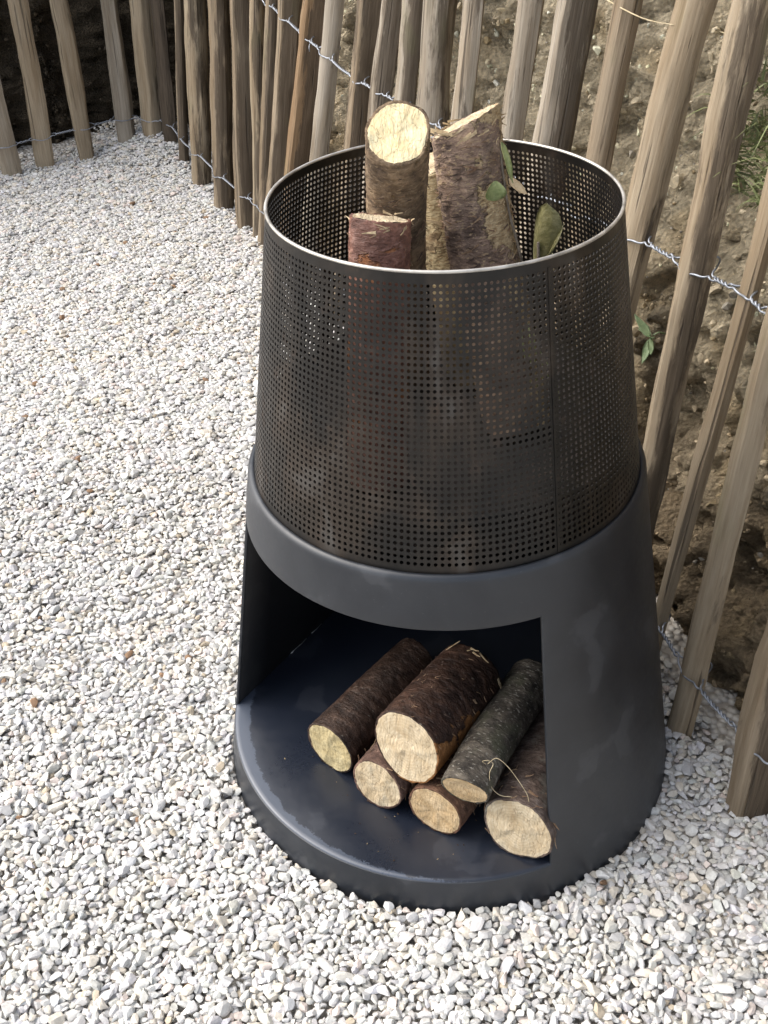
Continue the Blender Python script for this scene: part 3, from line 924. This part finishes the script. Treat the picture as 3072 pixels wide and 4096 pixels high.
# ------------------------------------------------------------------ logs
def make_log(label, A, B, r0, r1, bark, face, seed, group, cutA=(0, 0), cutB=(0, 0), irr=0.05, bend=0.0, thick=0.0028, faceB=None, sink=0.0):
    """A: centre of the end nearest the camera, B: other end; cut = slope of the end cut in local x, y"""
    A, B = Vector(A), Vector(B)
    zax = (B-A).normalized(); L = (B-A).length
    up = Vector((0, 0, 1)) if abs(zax.z) < 0.8 else Vector((0, 1, 0))
    xax = up.cross(zax).normalized(); yax = zax.cross(xax)
    o = empty('firewood_log', A, label, 'log', group)
    mw = Matrix.Identity(4)
    for k in range(3): mw[k][0], mw[k][1], mw[k][2], mw[k][3] = xax[k], yax[k], zax[k], A[k]
    o.matrix_world = mw
    na, nl = 84, 64
    def rad(a, t):
        z = t*L
        r = r0+(r1-r0)*t
        f = 1 + irr*mnoise.noise(Vector((seed+math.cos(a)*0.9, math.sin(a)*0.9, z*5)))
        f += irr*0.45*mnoise.noise(Vector((seed+math.cos(a)*2.6, math.sin(a)*2.6, z*16+4)))
        f += (0.016 if zax.z > -.5 else 0.030)*fbm(seed+math.cos(a)*6, math.sin(a)*6, z*150, 3)
        f += 0.014*mnoise.noise(Vector((seed+math.cos(a)*20, math.sin(a)*20, z*520)))
        return r*f
    def ctr(t):
        return bend*math.sin(math.pi*t), bend*0.4*math.sin(2*math.pi*t)
    V, F = [], []
    def ringpt(a, t, sc=1.0, dz=0.0):
        r = rad(a, t)*sc; cx, cy = ctr(t)
        x, y = r*math.cos(a), r*math.sin(a)
        z = t*L + (1-t)*(cutA[0]*x+cutA[1]*y) + t*(cutB[0]*x+cutB[1]*y) + dz
        return (cx+x, cy+y, z)
    ts = [0, 0.006, 0.016] + [0.03+0.94*k/(nl-6) for k in range(nl-5)] + [0.984, 0.994, 1.0]
    for t in ts:
        for k in range(na):
            a = 2*math.pi*k/na
            rag = 0.0
            if t in (0, 1.0): rag = 0.0022*mnoise.noise(Vector((seed+math.cos(a)*6, math.sin(a)*6, t*9)))
            V.append(ringpt(a, t, 1.0, rag))
    m_ = len(ts)
    for i in range(m_-1):
        for k in range(na):
            F.append((i*na+k, i*na+(k+1) % na, (i+1)*na+(k+1) % na, (i+1)*na+k))
    # bark lip turned inwards at both ends
    for t, ring, dz in ((0, 0, .0006), (1.0, m_-1, -.0006)):
        base_i = len(V)
        for k in range(na):
            a = 2*math.pi*k/na
            V.append(ringpt(a, t, 1-thick/r0, dz))
        for k in range(na):
            q = (ring*na+k, ring*na+(k+1) % na, base_i+(k+1) % na, base_i+k)
            F.append(q[::-1] if ring == 0 else q)
    mesh_obj('bark', V, F, bark, o)
    for t, fm in ((0, face), (1.0, faceB or face)):
        V, F = [], []
        rr = [1-thick/r0+.012, .8, .6, .4, .2]
        for q in rr:
            for k in range(na):
                a = 2*math.pi*k/na
                x, y, z = ringpt(a, t, q)
                z += 0.0030*fbm(seed+x*60, y*60, t, 4)*(1 if q < .9 else .3) + (0.0002 if t == 0 else -0.0002)
                V.append((x, y, z))
        V.append(ringpt(0, t, 0.0))
        for i in range(len(rr)-1):
            for k in range(na):
                q = (i*na+k, i*na+(k+1) % na, (i+1)*na+(k+1) % na, (i+1)*na+k)
                F.append(q[::-1] if t == 0 else q)
        for k in range(na):
            q = ((len(rr)-1)*na+k, (len(rr)-1)*na+(k+1) % na, len(V)-1)
            F.append(q[::-1] if t == 0 else q)
        mesh_obj('cut_face', V, F, fm, o)
    def flakes(n, mat, t0, t1, a0, a1, size, lift, name='bark_flake'):
        """curled flakes and fibres peeling off the bark, one part"""
        V, F = [], []
        for _ in range(n):
            t = random.uniform(t0, t1); a = random.uniform(a0, a1)
            ln = size*random.uniform(.4, 1.3); wd = ln*random.uniform(.10, .32)
            cx, cy = ctr(t)
            dirn = random.uniform(-.5, .5)
            b0 = len(V)
            for j in range(4):
                u_ = j/3
                aa = a + (u_*ln*math.cos(dirn))/r0
                zz = t*L + u_*ln*math.sin(dirn)
                lf = lift*u_*u_*random.uniform(.6, 1.3) + .0004
                r = rad(aa, min(1, max(0, zz/L))) + lf
                for sgn in (-1, 1):
                    wz = wd*.5*(1-.75*u_)*sgn
                    V.append((cx+r*math.cos(aa), cy+r*math.sin(aa), zz+wz))
                    V.append((cx+(r-.0005)*math.cos(aa), cy+(r-.0005)*math.sin(aa), zz+wz))
            for j in range(3):
                q = b0+j*4
                F += [(q, q+2, q+6, q+4), (q+1, q+5, q+7, q+3), (q, q+4, q+5, q+1), (q+2, q+3, q+7, q+6)]
            F += [(b0, b0+1, b0+3, b0+2), (b0+12, b0+14, b0+15, b0+13)]
        f_ = mesh_obj(name, V, F, mat, o, smooth=False)
        f_['kind'] = 'stuff'
    o_f = flakes
    return o, o_f

F_CREAM = lambda s: face_mat('pale_cut_wood', (.47,.37,.235), (.61,.52,.37), (.30,.20,.11), s)
F_YEL = lambda s: face_mat('yellow_cut_wood', (.42,.34,.18), (.55,.47,.28), (.25,.18,.08), s)
F_ORG = lambda s: face_mat('orange_cut_wood', (.46,.33,.18), (.59,.46,.29), (.29,.165,.075), s)
F_FRESH = lambda s: face_mat('fresh_cut_wood', (.76,.62,.36), (.80,.73,.50), (.62,.45,.21), s, .15)
def plan(A, ang, L, dz=0.0):
    return (A[0]+L*math.cos(R(ang)), A[1]+L*math.sin(R(ang)), A[2]+dz)
GS_, GB_ = 'logs stacked in the log store', 'logs standing in the fire basket'
zp = ZP + 0.0012
DARK = ((.011,.0065,.005), (.030,.017,.012), (.080,.052,.040))
L1 = (-.151, -.122, zp+.036)
o, fl = make_log('dark bark log at the left of the floor stack, yellowish split-marked end', L1, plan(L1, 55, .190), .0380, .0375, bark_mat('dark_cherry_bark', DARK, None, speck=.5, seed=1.0, rough=.48), F_YEL(1), 1.3, GS_, (.05, .02), (.1, .1))
L3 = (-.087, -.181, zp+.0362)
o, fl = make_log('log with cream end at floor level under the left side of the thickest stacked log', L3, plan(L3, 57, .20), .0362, .036, bark_mat('purplish_brown_bark', ((.03,.018,.014),(.09,.052,.040),(.20,.13,.10)), (.30,.16,.09), .64, seed=2.0), F_CREAM(2), 2.1, GS_, (-.02, .10))
fl(26, MAT_FLAKE, .02, .3, 0, 2*math.pi, .012, .004)
L4 = (-.016, -.220, zp+.0365)
o, fl = make_log('log with orange tan end at floor level in front, second from the right wall', L4, plan(L4, 58, .20), .0365, .036, bark_mat('red_brown_bark', ((.035,.018,.012),(.10,.052,.033),(.19,.11,.07)), None, seed=3.0), F_ORG(3), 3.3, GS_, (-.05, .02))
fl(30, MAT_FLAKE, .02, .3, 0, 2*math.pi, .012, .004)
L6 = (.082, -.252, zp+.0435)
o, fl = make_log('log with large cream end beside the right wall of the log store', L6, plan(L6, 67, .22), .0435, .043, bark_mat('grey_brown_bark', ((.035,.026,.022),(.095,.068,.056),(.20,.16,.14)), None, moss=(.20,.19,.16), moss_thr=.55, seed=4.0), F_CREAM(5.5), 4.9, GS_, (.05, .12), irr=.08)
fl(30, MAT_FLAKE, .0, .25, 0, 2*math.pi, .012, .004)
L2 = (-.049, -.189, zp+.113)
o, fl = make_log('thickest log, dark brown with rusty patch, lying on top of the stack', L2, plan(L2, 58, .150, -.004), .0475, .046, bark_mat('dark_brown_bark_rusty', ((.012,.0065,.005),(.034,.017,.0115),(.085,.048,.033)), (.33,.155,.055), .635, speck=.35, seed=5.2, rough=.5, pdir=(-4.2, -2.0, 0)), F_CREAM(6.2), 5.4, GS_, (.05, .15), irr=.07)
fl(60, MAT_FLAKE, .03, .97, 0, 2*math.pi, .006, .002)
fl(50, MAT_DARKF, .02, .98, 0, 2*math.pi, .007, .0016, 'dark_bark_fibre')
fl(10, MAT_FLAKE2, .93, .99, 0, 2*math.pi, .016, .005, 'torn_bark')
L5 = (.020, -.240, zp+.098)
o, fl = make_log('thin mossy grey-green log on top of the stack, next to the right wall', L5, plan(L5, 63.5, .205), .0290, .030, bark_mat('mossy_grey_bark', ((.022,.019,.016),(.062,.053,.043),(.15,.13,.105)), None, moss=(.085,.085,.055), moss_thr=.54, speck_thr=.63, speck=.75, seed=6.4), F_ORG(7), 6.6, GS_, (-.10, -.28), irr=.07, bend=.004)

BIRCH = ((.060,.042,.028), (.17,.118,.074), (.31,.225,.145))
o, fl = make_log('tall log with bright freshly sawn top leaning in the basket', (-.041, -.062, .846), (-.050, .085, .512), .0297, .0312, bark_mat('tan_brown_bark', BIRCH, (.34,.24,.13), .68, seed=7.1, bump=.005, speck=.5, speck_thr=.62, speck_col=(.36,.27,.17), moss=(.12,.11,.05), moss_thr=.66), F_FRESH(8), 7.7, GB_, (0.0, -.40), irr=.08, bend=.003)
fl(120, MAT_FLAKE, .02, .9, 0, 2*math.pi, .007, .0022)
fl(120, MAT_DARKF, .02, .9, 0, 2*math.pi, .008, .0022, 'dark_bark_fibre')
o, fl = make_log('short reddish log with glossy peeling bark at the front of the basket', (-.058, -.098, .780), (-.072, -.130, .508), .0285, .031, bark_mat('glossy_red_bark', ((.070,.034,.026),(.19,.090,.066),(.34,.20,.16)), (.38,.16,.07), .58, seed=8.6, rough=.38), F_CREAM(9), 8.2, GB_, (-.08, .16), irr=.06)
fl(14, MAT_FLAKE2, .0, .02, 0, 2*math.pi, .010, .003, 'torn_bark')
fl(40, MAT_FLAKE, .02, .7, 0, 2*math.pi, .007, .002)
o, fl = make_log('broad log with shaggy purplish bark torn pale down its right side in the basket', (.0215, .030, .826), (.080, -.030, .512), .0350, .0365, bark_mat('shaggy_purple_bark', ((.075,.052,.042),(.22,.155,.12),(.42,.31,.23)), (.58,.45,.27), .58, seed=9.3, bump=.006, speck=.75, speck_thr=.60, speck_col=(.46,.34,.21), pdir=(-7.0, -1.0, -.35)), F_CREAM(10), 9.1, GB_, (.28, .02), irr=.10, bend=.0035)
fl(260, MAT_FLAKE, .03, .95, 0, 2*math.pi, .009, .0030)
fl(180, MAT_DARKF, .03, .95, 0, 2*math.pi, .009, .0028, 'dark_bark_fibre')
fl(80, MAT_FLAKE2, .0, .80, R(120), R(235), .012, .005, 'torn_bark')
fl(26, MAT_FLAKE2, .0, .03, 0, 2*math.pi, .016, .005, 'torn_rim_bark')
o, fl = make_log('half hidden peeled log between the two tall logs in the basket', (-.012, .100, .760), (.030, .075, .512), .0260, .027, bark_mat('peeled_pale_bark', ((.09,.06,.035),(.26,.19,.11),(.46,.37,.23)), (.56,.46,.28), .46, seed=10.4), F_CREAM(11), 10.2, GB_, (0.1, -.2), irr=.08)
fl(22, MAT_FLAKE2, .02, .8, 0, 2*math.pi, .016, .005, 'torn_bark')

# ------------------------------------------------------------------ small plants and litter
def leaf_mesh(L, W, curl=.25, fold=.18, n=9, thick=.0003, tip=1.0):
    V, F = [], []
    for lay in (0, 1):
        for i in range(n):
            t = i/(n-1)
            w = W*0.5*(math.sin(math.pi*min(1, (t**(0.8 if tip else 1.35))*1.0+.004))**(0.75 if tip else 0.5))*(1-.25*t*tip)
            z = curl*L*t*t
            for j in range(5):
                u_ = (j-2)/2
                V.append((u_*w, t*L, z + fold*abs(u_)*w + .0006*math.sin(9*t+u_*4) - lay*thick))
    for lay in (0, 1):
        o = lay*n*5
        for i in range(n-1):
            for j in range(4):
                a = o+i*5+j
                F.append((a, a+1, a+6, a+5) if lay == 0 else (a, a+5, a+6, a+1))
    for i in range(n-1):
        for j in (0, 4):
            a = i*5+j
            F.append((a, a+5, a+5+n*5, a+n*5))
    return V, F
def place_leaf(name, parent, loc, direction, roll, L, W, mat, **kw):
    V, F = leaf_mesh(L, W, **kw)
    o = mesh_obj(name, V, F, mat, parent)
    d = Vector(direction).normalized()
    q = d.to_track_quat('Y', 'Z')
    o.matrix_local = Matrix.Translation(loc) @ (q.to_matrix().to_4x4() @ Matrix.Rotation(roll, 4, 'Y'))
    return o

# dry leaves standing in the basket
lf = empty('dry_leaf_sprig', (.104, .060, .655), 'olive brown dried leaves standing on a twig at the right inside the basket', 'leaf')
V, F = tube([(0, 0, -.145), (.002, .002, -.08), (0, 0, -.02), (-.002, 0, .03)], .0016, 6)
mesh_obj('stem', V, F, MAT_TWIG, lf)
place_leaf('leaf', lf, (-.004, 0, .0), (.06, .05, 1), R(180), .072, .040, MAT_OLIVE, curl=.10, fold=.55, tip=0)
place_leaf('leaf', lf, (.004, .004, .004), (.30, .02, 1), R(165), .050, .036, MAT_OLIVE, curl=.15, fold=.2, tip=0)
# ivy stem down the right side of the broad log
iv = empty('vine_stem', (.066, -.010, .66), 'thin grey vine stem with pale green leaf hanging beside the broad log in the basket', 'vine')
pts = [(-.011, .020, .150), (-.006, .010, .118), (.000, .004, .085), (.010, -.002, .050), (.018, -.006, .012), (.012, -.014, -.015), (.000, -.020, -.045), (-.006, -.022, -.10), (-.006, -.022, -.148)]
V, F = tube([tuple(p) for p in catmull(np.array(pts), 6)], .0016, 6, lambda t: .75+.5*t)
mesh_obj('stem', V, F, MAT_TWIG, iv)
V, F = tube([(.016, -.008, .004), (.028, -.004, -.004), (.036, .0, -.03), (.044, .0, -.05)], .0010, 5)
mesh_obj('side_shoot', V, F, MAT_TWIG, iv)
place_leaf('leaf', iv, (-.016, -.022, .128), (.05, -.12, -1), R(10), .021, .021, MAT_IVY, curl=-.3, fold=.35, tip=0)
place_leaf('leaf', iv, (-.010, -.006, .160), (.18, -.10, -1), R(5), .040, .012, MAT_IVY, curl=.15, fold=.5)
place_leaf('leaf', iv, (-.001, .012, .118), (.55, .0, -.7), R(40), .024, .012, MAT_FLAKE2, curl=.3, fold=.2)
# grass caught by the broad log
def grass_clump(name, label, loc, n, h, spread, mat, kind='stuff', cat='grass', dirs=None):
    V, F = [], []
    for _ in range(n):
        b = Vector((random.gauss(0, spread), random.gauss(0, spread), 0))
        d = dirs(b) if dirs else Vector((random.gauss(0, .5), random.gauss(0, .5), 1)).normalized()
        hh = h*random.uniform(.5, 1.2); w = random.uniform(.0012, .0030)
        sd2 = d.orthogonal().normalized(); sd2.rotate(Matrix.Rotation(random.uniform(0, 6.28), 3, d))
        droop = Vector((0, 0, -1))*random.uniform(.2, .9)
        i0 = len(V)
        for k in range(5):
            t = k/4
            c = b + d*(hh*t) + droop*(hh*t*t*.6)
            ww = w*(1-t*.92)
            V += [c+sd2*ww, c-sd2*ww]
        for k in range(4):
            a = i0+k*2
            F.append((a, a+1, a+3, a+2))
    o = mesh_obj(name, V, F, mat, None, smooth=True, label=label, cat=cat, kind=kind)
    o.location = loc
    return o
V, F = [], []
gt = empty('grass_wisp', (.083, -.030, .62), 'few green grass blades hanging at the foot of the broad log in the basket', 'grass')
for k in range(5):
    p0 = Vector((-.004+.004*k, -.012+.002*k, .018))
    V, F = tube([p0, p0+Vector((.004, -.004, -.03)), p0+Vector((.012+.003*k, -.004, -.065)), p0+Vector((.018+.004*k, .0, -.118))], .0011, 4, lambda t: 1-.6*t)
    mesh_obj('blade', V, F, MAT_GRASS, gt)

def onray(px, py, s_off, off):
    """a spot on the bank-side surface seen near that place in the photo"""
    best = None
    dvec = c_f + (px-384)/FPX*c_r + (512-py)/FPX*c_u
    for t in np.arange(.9, 3.2, .004):
        q = c_o + dvec*t
        d, ss = fence_side([(q[0], q[1])])
        e = d[0]-LEAN*q[2]-off
        if e > 0: return tuple(q)
    return tuple(q)
# grass and weeds on the bank at the right
gr = None
Vg, Fg = [], []
for k_ in range(44):
    q = Vector(onray(random.uniform(736, 790), random.uniform(70, 205), 0, .045)); nn = fnorm(4.1)
    for _ in range(9):
        i0 = len(Vg)
        b = q + Vector((random.gauss(0, .014), random.gauss(0, .014), random.gauss(0, .012)))
        d_ = (-nn*random.uniform(.15, .7) + Vector((random.gauss(0, .4), random.gauss(0, .4), random.uniform(-.1, 1.0)))).normalized()
        hh = random.uniform(.02, .060); w = random.uniform(.0010, .0024)
        sd2 = d_.orthogonal().normalized(); sd2.rotate(Matrix.Rotation(random.uniform(0, 6.28), 3, d_))
        for k in range(5):
            t = k/4
            c = b + d_*(hh*t) + Vector((0, 0, -hh*t*t*random.uniform(.35, .5)))
            ww = w*(1-t*.92)
            Vg += [c+sd2*ww, c-sd2*ww]
        for k in range(4):
            a = i0+k*2
            Fg.append((a, a+1, a+3, a+2))
mesh_obj('grass', Vg, Fg, MAT_GRASS, None, label='green grass tufts growing on the bank behind the right-hand pickets', cat='grass', kind='stuff')

# dry straws on the bank
def straw(label, ctrl, r=.0011):
    pts = catmull(np.array(ctrl), 8)
    V, F = tube([tuple(p) for p in pts], r, 5, lambda t: 1-.5*t)
    b = Vector(V[0]); V = [Vector(v)-b for v in V]
    o = mesh_obj('straw', V, F, MAT_STRAW, None, label=label, cat='straw')
    o.location = b
wq = Vector(onray(667, 334, 0, .030)); nn = fnorm(4.0)
wd = empty('weed_plant', tuple(wq), 'small grey-green leafy weed growing out of the bank just right of the basket', 'weed')
V, F = tube([(0, 0, 0), tuple(-nn*.014+Vector((0, 0, .006))), tuple(-nn*.026+Vector((.002, 0, .004)))], .0012, 5)
mesh_obj('stem', V, F, MAT_LEAF, wd)
tip = -nn*.026
for (dx, dz, L_) in ((-.9, .7, .040), (.7, .35, .026), (.15, -1, .038), (.6, -.5, .028), (-.5, .2, .022), (-.2, 1.0, .018)):
    t_ = Vector((nn.y, -nn.x, 0))
    if t_.x < 0: t_ = -t_
    dv = t_*dx + Vector((0, 0, dz)) - nn*.35
    place_leaf('leaf', wd, tuple(tip), dv, R(random.uniform(-25, 25)), L_, L_*.36, MAT_LEAF, curl=.12, fold=.15)

straw('long bent dry straw lying across two pickets at the top right', [onray(600, -4, 0, .02), onray(625, 10, 0, -.03), onray(648, 20, 0, -.034), onray(674, 25, 0, -.025)])
straw('short dry straw on the soil beside the rightmost tall picket at the top', [onray(716, 30, 0, .03), onray(727, 34, 0, .01), onray(737, 36, 0, .01)])
straw('dry straw hanging against the dark soil right of the basket rim', [onray(641, 183, 0, .03), onray(637, 205, 0, .015), onray(631, 221, 0, .02), onray(626, 229, 0, .02)])
straw('curved dry straw on the soil at the right edge beside the grass', [onray(749, 167, 0, .04), onray(757, 172, 0, .03), onray(769, 182, 0, .03)])

# dry fibres on the stacked logs
def fibre(label, ctrl, r=.00045):
    pts = catmull(np.array(ctrl), 8)
    V, F = tube([tuple(p) for p in pts], r, 4)
    b = Vector(V[0]); V = [Vector(v)-b for v in V]
    o = mesh_obj('plant_fibre', V, F, MAT_STRAW, None, label=label, cat='fibre')
    o.location = b
zt = zp+.098+.030
fibre('curled pale plant fibre caught on the end of the mossy log', [(.044,-.226,zt),(.040,-.229,zt+.008),(.046,-.231,zt+.012),(.052,-.231,zt+.006),(.048,-.236,zt-.004),(.050,-.242,zt-.020),(.060,-.246,zt-.030),(.074,-.247,zt-.032)])
fibre('thin pale fibre arching from the mossy log to the log beside the wall', [(.046,-.228,zt+.003),(.056,-.226,zt+.010),(.068,-.232,zt+.004),(.080,-.240,zt-.010),(.090,-.248,zt-.024),(.093,-.252,zt-.034)])

# bark crumbs and sawdust on the floor plate
n = 150
cp = np.stack([rng.normal(.0, .085, n), rng.normal(-.17, .055, n), np.full(n, ZP+.0006)], 1)
cp = cp[(np.hypot(cp[:, 0], cp[:, 1]) < .275)]
n = len(cp)
sem = rng.lognormal(math.log(.0009), .45, n)
cols_ = np.where(rng.uniform(0, 1, (n, 1)) < .45, np.array([[.36, .27, .16]]), np.array([[.07, .045, .03]]))*rng.uniform(.6, 1.2, (n, 1))
o = scatter('bark_crumbs', cp, rots(n, .15), np.stack([sem*1.6, sem*.7, sem*.35], 1), cols_, np.zeros(n, bool), MAT_CLOD)
link(o, None, 'bark crumbs and sawdust scattered on the dark floor in front of the logs', 'crumbs', kind='stuff')
